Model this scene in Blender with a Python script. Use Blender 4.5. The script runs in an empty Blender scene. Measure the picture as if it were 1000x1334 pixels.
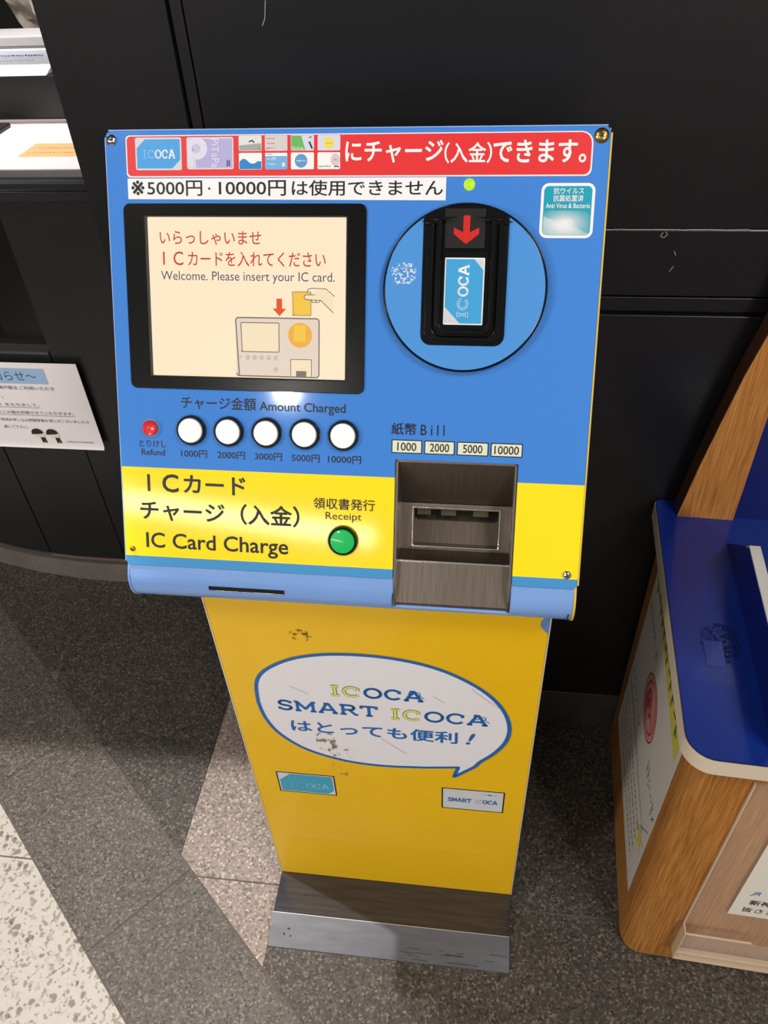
import bpy, bmesh, math, random
from mathutils import Matrix, Vector
random.seed(7)
S = bpy.context.scene
COL = S.collection

# ------------------------------------------------------------------ camera
def cam_matrix(loc, pitch, yaw, roll):
    cp, sp = math.cos(pitch), math.sin(pitch); cy, sy = math.cos(yaw), math.sin(yaw)
    f = Vector((sy*cp, cy*cp, -sp)); r = Vector((cy, -sy, 0)); u = r.cross(f)
    cr, sr = math.cos(roll), math.sin(roll)
    r2 = cr*r + sr*u; u2 = -sr*r + cr*u
    M = Matrix((r2, u2, -f)).transposed().to_4x4(); M.translation = loc
    return M
cd = bpy.data.cameras.new('camera'); cam = bpy.data.objects.new('camera', cd); COL.objects.link(cam)
cam.matrix_world = cam_matrix(Vector((0.1429, -0.6180, 1.4790)), 0.72684, -0.15916, -0.05944)
cd.sensor_fit = 'VERTICAL'; cd.sensor_height = 24.0; cd.lens = 24.0*1031.44/1334.0
cd.clip_start = 0.01
S.camera = cam

# ------------------------------------------------------------------ world, lights, exposure
S.view_settings.view_transform = 'Standard'; S.view_settings.look = 'None'
S.view_settings.gamma = 1.0; S.view_settings.exposure = -0.56; S.view_settings.use_curve_mapping = False
w = bpy.data.worlds.new('station_hall'); S.world = w; w.use_nodes = True
bg = w.node_tree.nodes['Background']; bg.inputs[0].default_value = (1.0, 0.97, 0.93, 1); bg.inputs[1].default_value = 0.34

def area(name, loc, target, power, sx, sy=None, color=(1, .96, .9), shape=None, spread=180):
    l = bpy.data.lights.new(name, 'AREA'); l.energy = power; l.color = color
    l.shape = shape or ('RECTANGLE' if sy else 'DISK'); l.size = sx
    if sy: l.size_y = sy
    l.spread = math.radians(spread)
    o = bpy.data.objects.new(name, l); COL.objects.link(o); o.location = loc
    o.rotation_euler = (Vector(target)-Vector(loc)).to_track_quat('-Z', 'Y').to_euler()
    return o
sl = bpy.data.lights.new('ceiling_spot', 'SPOT'); sl.energy = 330; sl.color = (1, .96, .9); sl.shadow_soft_size = .02
sl.spot_size = math.radians(39); sl.spot_blend = .25
so = bpy.data.objects.new('ceiling_spot', sl); COL.objects.link(so); so.location = (-0.97, 0.30, 2.80)
so.rotation_euler = (Vector((-.86, -.12, 0))-Vector(so.location)).to_track_quat('-Z', 'Y').to_euler()
area('key_fill_right', (1.30, -1.00, 2.80), (0.2, 0.1, 0.8), 30, 0.6, 0.4)  # added key light without a known fitting, kept clear of panel glare
area('key_fill_left', (-1.20, -0.95, 2.80), (-0.1, 0.1, 0.8), 17, 0.6, 0.4)  # weaker added light from the left, no known fitting
area('hall_lamp', (-0.97, -3.20, 2.62), (0, 0, 0.9), 9, 0.06)
area('hall_strip_lamp', (-2.25, -5.91, 2.70), (0, 0, 0.9), 44, 3.0, 0.16)
area('far_fill_right', (2.7, -4.6, 2.70), (0, 0, 0.7), 130, 0.8)  # fill added to brighten upright faces
area('far_fill_left', (-4.4, -3.9, 2.70), (-.5, .5, 0.6), 130, 0.8)  # second added fill, for the counter front and its notice
area('counter_fill', (-0.80, 1.00, 1.60), (-0.80, 0.90, 1.0), 8.0, 0.6, 0.1, color=(1, .97, .95))  # fill added under the slab to brighten the counter top

# ------------------------------------------------------------------ helpers
def lin(c):
    return tuple((x/255/12.92 if x/255 <= .04045 else ((x/255+.055)/1.055)**2.4) for x in c)
MATS = {}
def mat(name, rgb=(128, 128, 128), rough=.5, metal=0., emit=None, es=0., coat=0., alpha=1., trans=0., ior=1.45, spec=.5):
    if name in MATS: return MATS[name]
    m = bpy.data.materials.new(name); m.use_nodes = True
    b = m.node_tree.nodes['Principled BSDF']
    b.inputs['Base Color'].default_value = (*lin(rgb), 1); b.inputs['Roughness'].default_value = rough
    b.inputs['Metallic'].default_value = metal; b.inputs['Coat Weight'].default_value = coat
    b.inputs['Coat Roughness'].default_value = .05
    b.inputs['Alpha'].default_value = alpha; b.inputs['Transmission Weight'].default_value = trans
    b.inputs['IOR'].default_value = ior; b.inputs['Specular IOR Level'].default_value = spec
    if emit is not None:
        b.inputs['Emission Color'].default_value = (*lin(emit), 1); b.inputs['Emission Strength'].default_value = es
    MATS[name] = m
    return m
def N(m, t, **k):
    n = m.node_tree.nodes.new(t)
    for a, v in k.items(): setattr(n, a, v)
    return n
def L(m, a, b): m.node_tree.links.new(a, b)
def bsdf(m): return m.node_tree.nodes['Principled BSDF']
def ramp(m, stops, interp='LINEAR'):
    r = N(m, 'ShaderNodeValToRGB'); r.color_ramp.interpolation = interp
    e = r.color_ramp.elements
    while len(e) < len(stops): e.new(.5)
    for el, (p, c) in zip(e, stops): el.position = p; el.color = (*lin(c), 1)
    return r
def noise(m, scale, detail=3, vec=None, rough=.5):
    n = N(m, 'ShaderNodeTexNoise'); n.inputs['Scale'].default_value = scale; n.inputs['Detail'].default_value = detail
    n.inputs['Roughness'].default_value = rough
    if vec is not None: L(m, vec, n.inputs['Vector'])
    return n
def bump(m, src, strength, dist=.001):
    b = N(m, 'ShaderNodeBump'); b.inputs['Strength'].default_value = strength; b.inputs['Distance'].default_value = dist
    L(m, src, b.inputs['Height']); L(m, b.outputs[0], bsdf(m).inputs['Normal'])

def granite(name, dark, mid, light, sc=260, rough=.55):
    m = mat(name, mid, rough)
    tc = N(m, 'ShaderNodeTexCoord').outputs['Object']
    v = N(m, 'ShaderNodeTexVoronoi'); v.inputs['Scale'].default_value = sc; L(m, tc, v.inputs['Vector'])
    n = noise(m, sc*.8, 3, tc, .7)
    mx = N(m, 'ShaderNodeMix', data_type='FLOAT'); mx.inputs[0].default_value = .55
    sep = N(m, 'ShaderNodeSeparateColor'); L(m, v.outputs['Color'], sep.inputs[0])
    L(m, sep.outputs[0], mx.inputs[2]); L(m, n.outputs['Fac'], mx.inputs[3])
    r = ramp(m, [(.25, dark), (.45, mid), (.6, mid), (.78, light)])
    L(m, mx.outputs[0], r.inputs[0])
    n2 = noise(m, 5, 2, tc)
    mm = N(m, 'ShaderNodeMix', data_type='RGBA', blend_type='MULTIPLY'); mm.inputs[0].default_value = .35
    L(m, r.outputs[0], mm.inputs[6]); L(m, n2.outputs['Color'], mm.inputs[7])
    hs = N(m, 'ShaderNodeHueSaturation'); hs.inputs['Saturation'].default_value = .9; hs.inputs['Value'].default_value = 1.1
    bw = N(m, 'ShaderNodeRGBToBW'); L(m, n2.outputs['Color'], bw.inputs[0]); L(m, bw.outputs[0], mm.inputs[7])
    L(m, mm.outputs[2], hs.inputs['Color']); L(m, hs.outputs[0], bsdf(m).inputs['Base Color'])
    bump(m, mx.outputs[0], .35, .0015)
    return m
def wood(name, dark, mid, light, rough=.4, axis=2):
    m = mat(name, mid, rough, coat=.15)
    tc = N(m, 'ShaderNodeTexCoord').outputs['Object']
    mp = N(m, 'ShaderNodeMapping'); s = [230, 230, 230]; s[axis] = 7.0; mp.inputs['Scale'].default_value = s
    L(m, tc, mp.inputs[0])
    n = noise(m, 1.6, 5, mp.outputs[0], .65)
    mp2 = N(m, 'ShaderNodeMapping'); s = [14, 14, 14]; s[axis] = 1.6; mp2.inputs['Scale'].default_value = s
    L(m, tc, mp2.inputs[0])
    n2 = noise(m, 1.0, 3, mp2.outputs[0]); n2.inputs['Distortion'].default_value = 1.0
    mx = N(m, 'ShaderNodeMix', data_type='FLOAT'); mx.inputs[0].default_value = .25
    L(m, n.outputs[0], mx.inputs[2]); L(m, n2.outputs[0], mx.inputs[3])
    r = ramp(m, [(.30, dark), (.5, mid), (.68, light)]); L(m, mx.outputs[0], r.inputs[0])
    L(m, r.outputs[0], bsdf(m).inputs['Base Color']); bump(m, n.outputs[0], .15, .0005)
    return m
def worn(name, rgb, rgb2, sc, lo, hi, rough=.4, metal=0., stretch=(1, 1, 1), coat=0., bumps=0.):
    m = mat(name, rgb, rough, metal, coat=coat)
    tc = N(m, 'ShaderNodeTexCoord').outputs['Object']
    mp = N(m, 'ShaderNodeMapping'); mp.inputs['Scale'].default_value = stretch; L(m, tc, mp.inputs[0])
    n = noise(m, sc, 6, mp.outputs[0], .65)
    r = ramp(m, [(lo, rgb), (hi, rgb2)]); L(m, n.outputs[0], r.inputs[0]); L(m, r.outputs[0], bsdf(m).inputs['Base Color'])
    if bumps: bump(m, n.outputs[0], bumps, .001)
    return m

W = {}
def put(name, mesh, m, parent=None, M=None, smooth=False):
    M = M or Matrix()
    o = bpy.data.objects.new(name, mesh); mesh.name = name; COL.objects.link(o)
    if m: 
        for x in (m if isinstance(m, (list, tuple)) else [m]): mesh.materials.append(x)
    if parent is not None:
        o.parent = parent; o.matrix_basis = W[parent.name].inverted() @ M
    else: o.matrix_basis = M
    W[o.name] = M.copy()
    if smooth:
        for p in mesh.polygons: p.use_smooth = True
        try: mesh.set_sharp_from_angle(angle=math.radians(35))
        except Exception: pass
    return o
def thing(name, label, cat, loc=(0, 0, 0), group=None, rot=0.):
    o = bpy.data.objects.new(name, None); COL.objects.link(o); o.empty_display_size = .05
    M = Matrix.Translation(loc) @ Matrix.Rotation(rot, 4, 'Z'); o.matrix_basis = M; W[o.name] = M
    return tag(o, label, cat, group)
def tag(o, label, cat=None, group=None):
    o['label'] = label
    if cat: o['category'] = cat
    if group: o['group'] = group
    return o
def struct(o): o['kind'] = 'structure'; return o

def mesh_of(bm):
    me = bpy.data.meshes.new('m'); bm.normal_update(); bm.to_mesh(me); bm.free(); return me
def box(x0, y0, z0, x1, y1, z1, bev=0., seg=2):
    bm = bmesh.new(); bmesh.ops.create_cube(bm, size=1)
    for v in bm.verts: v.co = Vector(((x0+x1)/2+v.co.x*(x1-x0), (y0+y1)/2+v.co.y*(y1-y0), (z0+z1)/2+v.co.z*(z1-z0)))
    if bev: bmesh.ops.bevel(bm, geom=list(bm.edges), offset=bev, segments=seg, affect='EDGES', profile=.5)
    return mesh_of(bm)
def boxes(lst):
    bm = bmesh.new()
    for (x0, y0, z0, x1, y1, z1) in lst:
        r = bmesh.ops.create_cube(bm, size=1)
        for v in r['verts']: v.co = Vector(((x0+x1)/2+v.co.x*(x1-x0), (y0+y1)/2+v.co.y*(y1-y0), (z0+z1)/2+v.co.z*(z1-z0)))
    return mesh_of(bm)
def rrect(x0, y0, x1, y1, r=0., k=6, rs=None):
    rs = rs or (r, r, r, r)   # bl, br, tr, tl
    out = []
    for (cx, cy, a0, rr) in ((x0, y0, 180, rs[0]), (x1, y0, 270, rs[1]), (x1, y1, 0, rs[2]), (x0, y1, 90, rs[3])):
        if rr <= 0: out.append((cx, cy)); continue
        ox = cx+rr if cx == x0 else cx-rr; oy = cy+rr if cy == y0 else cy-rr
        for i in range(k+1):
            a = math.radians(a0+90*i/k); out.append((ox+rr*math.cos(a), oy+rr*math.sin(a)))
    return out
def circle(cx, cy, r, k=48, ry=None):
    return [(cx+r*math.cos(2*math.pi*i/k), cy+(ry or r)*math.sin(2*math.pi*i/k)) for i in range(k)]
def plate(loops, z0, z1, bev=0.):
    """flat sheet with holes: loops in xy, from z0 to z1"""
    cu = bpy.data.curves.new('c', 'CURVE'); cu.dimensions = '2D'; cu.fill_mode = 'BOTH'
    for lp in loops:
        sp = cu.splines.new('POLY'); sp.points.add(len(lp)-1)
        for p, (x, y) in zip(sp.points, lp): p.co = (x, y, 0, 1)
        sp.use_cyclic_u = True
    h = (z1-z0)/2; cu.bevel_resolution = 1
    if bev: cu.bevel_depth = bev; cu.offset = -bev; cu.extrude = max(h-bev, 0)
    else: cu.extrude = h
    o = bpy.data.objects.new('tmp', cu); COL.objects.link(o)
    dg = bpy.context.evaluated_depsgraph_get()
    me = bpy.data.meshes.new_from_object(o.evaluated_get(dg)); 
    bpy.data.objects.remove(o); bpy.data.curves.remove(cu)
    me.materials.clear()
    for v in me.vertices: v.co.z += (z0+z1)/2
    return me
def flat(loop, z):
    me = bpy.data.meshes.new('f'); me.from_pydata([(x, y, z) for x, y in loop], [], [list(range(len(loop)))]); return me
def flats(loops, z):
    V, F = [], []
    for lp in loops:
        n = len(V); V += [(x, y, z) for x, y in lp]; F.append(list(range(n, n+len(lp))))
    me = bpy.data.meshes.new('f'); me.from_pydata(V, [], F); return me
def strokes(lines, wd, z, joints=True):
    V, F = [], []
    for ln in lines:
        for (a, b) in zip(ln[:-1], ln[1:]):
            dx, dy = b[0]-a[0], b[1]-a[1]; l = math.hypot(dx, dy)
            if l < 1e-9: continue
            nx, ny = -dy/l*wd/2, dx/l*wd/2; n = len(V)
            V += [(a[0]+nx, a[1]+ny, z), (a[0]-nx, a[1]-ny, z), (b[0]-nx, b[1]-ny, z), (b[0]+nx, b[1]+ny, z)]; F.append([n, n+1, n+2, n+3])
        if joints:
            for a in ln[1:-1] if ln[0] != ln[-1] else ln[:-1]:
                n = len(V); V += [(a[0]+wd/2*math.cos(t*math.pi/4), a[1]+wd/2*math.sin(t*math.pi/4), z+1e-6) for t in range(8)]; F.append(list(range(n, n+8)))
    me = bpy.data.meshes.new('s'); me.from_pydata(V, [], F); return me
def text_mesh(s, x0, y0, x1, y1, z=0., bold=0., shear=0., keep=False):
    cu = bpy.data.curves.new('t', 'FONT'); cu.body = s; cu.size = 1.; cu.resolution_u = 3; cu.shear = shear
    o = bpy.data.objects.new('tmp', cu); COL.objects.link(o)
    dg = bpy.context.evaluated_depsgraph_get()
    me = bpy.data.meshes.new_from_object(o.evaluated_get(dg))
    bpy.data.objects.remove(o); bpy.data.curves.remove(cu); me.materials.clear()
    if not len(me.vertices): return me
    xs = [v.co.x for v in me.vertices]; ys = [v.co.y for v in me.vertices]
    ax, bx, ay, by = min(xs), max(xs), min(ys), max(ys)
    sx = (x1-x0)/(bx-ax); sy = (y1-y0)/(by-ay)
    if bold:      # heavier strokes: overlapping slightly shifted copies
        dx, dy = bold*sx*1.0, bold*sy*1.0
        x0 += dx; y0 += dy; sx *= ((x1-x0-dx)/(x1-x0)) if x1-x0 > 3*dx else 1; sy *= ((y1-y0-dy)/(y1-y0)) if y1-y0 > 3*dy else 1
    for v in me.vertices: v.co = Vector((x0+(v.co.x-ax)*sx, y0+(v.co.y-ay)*sy, z))
    if bold:
        b2 = bmesh.new(); b2.from_mesh(me)
        for k in range(8):
            c = me.copy(); a = k*math.pi/4
            for v in c.vertices: v.co += Vector((dx*math.cos(a), dy*math.sin(a), 2e-6*(k+1)))
            b2.from_mesh(c); bpy.data.meshes.remove(c)
        me = mesh_of(b2)
    return me
def lettering(s, rect, z, m, parent, M, bold=0., rot=0, shear=0., name='lettering'):
    x0, y0, x1, y1 = [q/1000 for q in rect]
    if rot:   # read bottom to top
        me = text_mesh(s, 0, 0, y1-y0, x1-x0, z, bold, shear)
        for v in me.vertices: v.co = Vector((x0+(x1-x0)-v.co.y, y0+v.co.x, v.co.z))
    else: me = text_mesh(s, x0, y0, x1, y1, z, bold, shear)
    return put(name, me, m, parent, M)
def lathe(prof, cx=0., cy=0., k=40):
    """prof: (r, z) list from outside bottom to centre top, about z"""
    V, F = [], []
    for r, z in prof:
        for i in range(k):
            a = 2*math.pi*i/k; V.append((cx+r*math.cos(a), cy+r*math.sin(a), z))
    for j in range(len(prof)-1):
        for i in range(k): F.append([j*k+i, j*k+(i+1) % k, (j+1)*k+(i+1) % k, (j+1)*k+i])
    F.append([(len(prof)-1)*k+i for i in range(k)])
    me = bpy.data.meshes.new('l'); me.from_pydata(V, [], F); return me
def prism(profile, a0, a1, perm='x'):
    """closed profile polygon extruded along an axis. perm 'x': profile=(y,z)"""
    bm = bmesh.new(); n = len(profile)
    def P(t, p): return (t, p[0], p[1]) if perm == 'x' else ((p[0], t, p[1]) if perm == 'y' else (p[0], p[1], t))
    A = [bm.verts.new(P(a0, p)) for p in profile]; B = [bm.verts.new(P(a1, p)) for p in profile]
    bm.faces.new(A); bm.faces.new(B[::-1])
    for i in range(n): bm.faces.new((A[i], B[i], B[(i+1) % n], A[(i+1) % n]))
    bmesh.ops.recalc_face_normals(bm, faces=bm.faces)
    return mesh_of(bm)
def join(meshes):
    bm = bmesh.new()
    for me in meshes: bm.from_mesh(me)
    return mesh_of(bm)
def arc(cx, cy, r, a0, a1, k=10, ry=None):
    return [(cx+r*math.cos(math.radians(a0+(a1-a0)*i/k)), cy+(ry or r)*math.sin(math.radians(a0+(a1-a0)*i/k))) for i in range(k+1)]
# slab-serif letters drawn with strokes, unit cell 1 x 1
SLAB = {
 'I': (.62, [[(.08, .04), (.54, .04)], [(.08, .96), (.54, .96)], [(.31, .04), (.31, .96)]]),
 'C': (1.0, [arc(.52, .5, .43, 42, 322, 18, .46), [(.86, .62), (.86, .93)]]),
 'O': (1.02, [arc(.5, .5, .44, 0, 360, 26, .46)]),
 'A': (1.1, [[(.12, .04), (.50, .96), (.60, .96), (.98, .04)], [(.28, .34), (.82, .34)], [(0, .04), (.28, .04)], [(.78, .04), (1.08, .04)], [(.34, .96), (.56, .96)]]),
 'S': (.86, [arc(.43, .73, .31, 30, 268, 14, .23)+arc(.43, .27, .33, 88, -150, 14, .23), [(.74, .72), (.74, .96)], [(.10, .04), (.10, .3)]]),
 'M': (1.25, [[(.18, .04), (.18, .96), (.62, .25), (1.06, .96), (1.06, .04)], [(.02, .04), (.36, .04)], [(.88, .04), (1.22, .04)], [(.02, .96), (.2, .96)], [(1.04, .96), (1.22, .96)]]),
 'R': (1.08, [[(.2, .04), (.2, .96)], [(.03, .96), (.55, .96)]+arc(.58, .73, .25, 80, -90, 8, .23)+[(.2, .5)], [(.55, .5), (.88, .04), (1.04, .04)], [(.03, .04), (.38, .04)]]),
 'T': (.98, [[(.06, .72), (.06, .96), (.9, .96), (.9, .72)], [(.48, .96), (.48, .04)], [(.3, .04), (.66, .04)]]),
 'X': (.9, [[(.1, .04), (.8, .96)], [(.1, .96), (.8, .04)]]), ' ': (.55, []),
}
def slab(s, x0, y0, x1, y1, wd, z, rot=0):
    tot = sum(SLAB[c][0]+.1 for c in s)-.1; sx = (x1-x0)/tot if not rot else (y1-y0)/tot; sy = (y1-y0) if not rot else (x1-x0)
    x = 0; lines = []
    for c in s:
        a, ls = SLAB[c]
        for l in ls:
            q = [((x+px)*sx, py*sy) for px, py in l]
            lines.append([(x0+a_, y0+b_) for a_, b_ in q] if not rot else [(x1-b_, y0+a_) for a_, b_ in q])
        x += a+.1
    return strokes(lines, wd, z)
def smooth_loop(pts, k=5):
    out = []; n = len(pts)
    for i in range(n-1):
        p0, p1, p2, p3 = pts[max(i-1, 0)], pts[i], pts[i+1], pts[min(i+2, n-1)]
        for j in range(k):
            t = j/k
            out.append(tuple(.5*((2*p1[a])+(-p0[a]+p2[a])*t+(2*p0[a]-5*p1[a]+4*p2[a]-p3[a])*t*t+(-p0[a]+3*p1[a]-3*p2[a]+p3[a])*t**3) for a in (0, 1)))
    out.append(pts[-1]); return out
def scribble(x0, x1, y, h, seed, step=.0032):
    """a line of print too small to read: short broken dashes"""
    r = random.Random(seed); out = []; x = x0
    while x < x1:
        a = r.uniform(.5, 1)*step
        t = r.random()
        if t < .4: out.append([(x, y+h*r.uniform(-.5, .5)), (x+a*.8, y+h*r.uniform(-.5, .5))])
        elif t < .8: out.append([(x, y+h*.5), (x+a*.2, y-h*.5)])
        out.append([(x, y), (x+a*.7, y+h*r.uniform(-.3, .3))]); x += step
    return out

# ------------------------------------------------------------------ materials
black = mat('black_plastic', (7, 7, 8), .22, spec=.35)
blackm = mat('black_matte', (14, 14, 15), .5)
white = mat('white_plastic', (238, 238, 236), .3, coat=.3)
ink = mat('black_ink', (22, 22, 30), .35)
wht = mat('white_print', (240, 240, 240), .35)
paper = mat('paper', (244, 236, 238), .45)
steel = worn('brushed_steel', (112, 100, 90), (142, 130, 120), 6, .3, .7, .34, .9, (200, 4, 4))
steel_edge = mat('steel_edge', (225, 218, 208), .2, 1.)
chrome = mat('chrome', (215, 210, 205), .15, 1.)
brass = mat('brass', (170, 140, 80), .3, 1.)

# ------------------------------------------------------------------ setting: floor
def clip(poly, a, b, c):       # keep a*x+b*y <= c
    out = []
    for i in range(len(poly)):
        p, q = poly[i], poly[(i+1) % len(poly)]; dp, dq = a*p[0]+b*p[1]-c, a*q[0]+b*q[1]-c
        if dp <= 0: out.append(p)
        if dp*dq < 0: t = dp/(dp-dq); out.append((p[0]+(q[0]-p[0])*t, p[1]+(q[1]-p[1])*t))
    return out
grout = worn('grout', (96, 88, 80), (120, 110, 100), 40, .3, .7, .9)
floor = struct(put('floor', box(-9, -9, -.06, 9, 5, -.0016), grout))
g_dark = granite('dark_granite', (38, 34, 31), (76, 69, 63), (136, 125, 115), 270)
g_band = granite('grey_granite', (58, 51, 47), (96, 87, 80), (146, 134, 124), 270)
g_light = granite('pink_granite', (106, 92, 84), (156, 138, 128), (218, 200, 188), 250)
# white terrazzo with round grey chips
g_ter = mat('white_terrazzo', (200, 190, 176), .5)
tc = N(g_ter, 'ShaderNodeTexCoord').outputs['Object']
nn = noise(g_ter, 9, 2, tc); ad = N(g_ter, 'ShaderNodeMix', data_type='RGBA'); ad.inputs[0].default_value = .012
L(g_ter, tc, ad.inputs[6]); nz = noise(g_ter, 60, 2, tc); L(g_ter, nz.outputs['Color'], ad.inputs[7])
v1 = N(g_ter, 'ShaderNodeTexVoronoi'); v1.inputs['Scale'].default_value = 62; L(g_ter, ad.outputs[2], v1.inputs['Vector'])
v2 = N(g_ter, 'ShaderNodeTexVoronoi'); v2.inputs['Scale'].default_value = 190; L(g_ter, ad.outputs[2], v2.inputs['Vector'])
r1 = ramp(g_ter, [(.30, (132, 124, 116)), (.40, (188, 181, 172))]); L(g_ter, v1.outputs['Distance'], r1.inputs[0])
s1 = N(g_ter, 'ShaderNodeSeparateColor'); L(g_ter, v1.outputs['Color'], s1.inputs[0])
c1 = N(g_ter, 'ShaderNodeMath', operation='GREATER_THAN'); c1.inputs[1].default_value = .62; L(g_ter, s1.outputs[0], c1.inputs[0])
m1 = N(g_ter, 'ShaderNodeMix', data_type='RGBA'); L(g_ter, c1.outputs[0], m1.inputs[0]); m1.inputs[6].default_value = (*lin((190, 183, 174)), 1); L(g_ter, r1.outputs[0], m1.inputs[7])
s2 = N(g_ter, 'ShaderNodeSeparateColor'); L(g_ter, v2.outputs['Color'], s2.inputs[0])
r2 = ramp(g_ter, [(.70, (255, 255, 255)), (.9, (196, 190, 184))]); L(g_ter, s2.outputs[1], r2.inputs[0])
m2 = N(g_ter, 'ShaderNodeMix', data_type='RGBA', blend_type='MULTIPLY'); m2.inputs[0].default_value = 1.
L(g_ter, m1.outputs[2], m2.inputs[6]); L(g_ter, r2.outputs[0], m2.inputs[7]); L(g_ter, m2.outputs[2], bsdf(g_ter).inputs['Base Color'])
G = .0016
def tile(poly, m):
    if len(poly) < 3: return
    A = sum(p[0]*q[1]-q[0]*p[1] for p, q in zip(poly, poly[1:]+poly[:1]))/2
    if abs(A) < 4e-4: return
    put('tile', prism(poly, -.012, 0., 'z'), m, floor)
DX, DY = -.7525, .6586                      # direction of the diagonal grey border
NX, NY = .6586, .7525                       # its normal (towards the wall)
c_in = NX*-.388+NY*.014                     # inner edge
c_out = NX*-.505+NY*-.168                   # outer edge
xs = [-1.652, -1.232, -.812, -.392, .02, .441, .861, 1.281]
ys = [-1.31, -.88, -.45, -.019, .41, .84, 1.27]
for i in range(len(xs)-1):
    for j in range(len(ys)-1):
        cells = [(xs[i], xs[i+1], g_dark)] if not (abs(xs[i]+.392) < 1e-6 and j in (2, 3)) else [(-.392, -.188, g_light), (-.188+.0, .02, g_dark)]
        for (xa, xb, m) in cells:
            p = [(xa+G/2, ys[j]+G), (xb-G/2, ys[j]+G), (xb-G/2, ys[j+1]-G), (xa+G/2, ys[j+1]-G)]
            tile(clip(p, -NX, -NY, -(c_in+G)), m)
            tile(clip(p, NX, NY, c_out-G), g_ter)
t0 = DX*-.373+DY*-.019
for k in range(-4, 7):
    a, b = t0+k*.43-.43+G, t0+k*.43-G
    q = [(NX*c_out+DX*a, NY*c_out+DY*a)]
    def pt(c, t): return (NX*c+DX*t, NY*c+DY*t)
    tile([pt(c_out+G, a), pt(c_in-G, a), pt(c_in-G, b), pt(c_out+G, b)], g_band)

# ------------------------------------------------------------------ setting: black wall behind the machine
wallm = worn('black_laminate', (21, 20, 22), (27, 26, 28), 3, .3, .7, .34, coat=.0)
gap = mat('black_gap', (6, 6, 7), .6)
YW = .376
wall = struct(put('wall_back', box(-.384, YW+.012, 0, 2.6, YW+.12, 2.8), gap))
def panel(x0, z0, x1, z1):
    put('panel', box(x0, YW, z0, x1, YW+.0125, z1, .0012), wallm, wall)
panel(-.384, .112, -.2285, 2.8)
panel(-.2085, .986, 1.4, 1.0735); panel(-.2085, 1.075, 1.4, 2.8); panel(-.2085, .112, 1.4, .958)
put('seam_strip', box(-.2255, YW+.004, .112, -.2115, YW+.0123, 2.8, .001), wallm, wall)
put('seam_strip', box(-.2085, YW+.004, .962, 1.4, YW+.0123, .982, .001), wallm, wall)
sc = mat('chipped_edge', (170, 165, 160), .6)
r = random.Random(3); ch = []
x = .26
while x < 1.0:
    l = r.uniform(.006, .03); ch.append([(x, 1.0742+r.uniform(-.0004, .0004)), (x+l, 1.0742+r.uniform(-.0004, .0004))]); x += l*1.02
MW = Matrix.Translation((0, YW, 0)) @ Matrix.Rotation(math.pi/2, 4, 'X')     # local x,y -> x,z ; local z -> -y
put('chipped_seam', strokes(ch, .0012, .0004), sc, wall, MW)
put('scratch', strokes([[(.371, 1.047), (.374, 1.041)], [(.353, 1.071), (.351, 1.066), (.355, 1.064), (.359, 1.068), (.356, 1.072)],
    [(-.114, 1.327), (-.117, 1.31), (-.121, 1.303)], [(.37, 1.02), (.374, 1.027)]], .0007, .0004), sc, wall, MW)
bbm = worn('dull_steel', (92, 88, 84), (112, 108, 103), 9, .3, .7, .38, .6)
bb = struct(put('baseboard_back', box(-.384, YW-.001, 0, 2.0, YW+.012, .112, .001), bbm))

# ceiling above the wall, and unseen slabs added to shadow the floor behind
cm = mat('ceiling_paint', (200, 198, 194), .8)
struct(put('ceiling', box(-3.2, -.6, 2.84, 3.2, 3.2, 2.9), cm))
struct(put('shade_slab_1', box(-.384, .266, 1.62, 2.6, .374, 1.68), mat('shade_slab_grey', (60, 60, 62), .6)))
struct(put('shade_slab_2', box(-2.6, .266, 1.62, -.385, 1.60, 1.68), mat('shade_slab_grey', (60, 60, 62), .6)))

# ------------------------------------------------------------------ setting: curved service counter (left)
def yc(x): return .705+.4*max(0., -.8-x)**2
def curved(x0, x1, z0, z1, off=0., th=.02, n=10):
    V, F = [], []
    for i in range(n+1):
        x = x0+(x1-x0)*i/n; y = yc(x)+off
        V += [(x, y, z0), (x, y, z1), (x, y+th, z1), (x, y+th, z0)]
    for i in range(n):
        a = i*4
        for k in range(4): F.append([a+k, a+(k+1) % 4, a+4+(k+1) % 4, a+4+k])
    F += [[0, 3, 2, 1], [n*4, n*4+1, n*4+2, n*4+3]]
    me = bpy.data.meshes.new('c'); me.from_pydata(V, [], F); return me
lam = worn('counter_laminate', (22, 21, 22), (29, 28, 29), 4, .3, .7, .4)
counter = thing('service_counter', 'black curved service counter left of the blue and yellow machine', 'counter', (-.9, .9, 0))
put('carcass', curved(-1.7, -.30, .06, .985, .03, .45), gap, counter)
for (a, b, c) in ((-1.7, -.944, .68), (-.940, -.7395, .68), (-.7365, -.30, .988)):
    put('front_panel', curved(a, b, .085, c, 0., .03), lam, counter)
put('niche_shade_sheet', curved(-1.7, -.741, .684, .988, .026, .003), mat('niche_shade', (3, 3, 4), .3), counter)  # near-black sheet stands in for the shade inside the open niche
put('niche_edge', curved(-1.7, -.739, .678, .684, -.004, .03), mat('dark_grey_edge', (70, 68, 70), .4), counter)
put('bottom_rail', curved(-.94, -.30, .078, .086, -.002, .03), mat('chipped_rail', (105, 85, 78), .6), counter)
put('kick_plate', curved(-1.7, -.30, 0, .063, .0, .035), worn('skirt_steel', (112, 104, 98), (134, 126, 120), 12, .3, .7, .4, .3), counter)
rim = mat('rim_black', (34, 35, 40), .22, coat=.6)
put('rim', curved(-1.7, -.30, .995, 1.010, -.022, .06), rim, counter)
put('rim', curved(-1.7, -.30, 1.011, 1.022, -.016, .06), rim, counter)
put('worktop', curved(-1.7, -.30, 1.018, 1.030, -.006, .62), mat('counter_top', (60, 58, 60), .35), counter)

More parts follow.
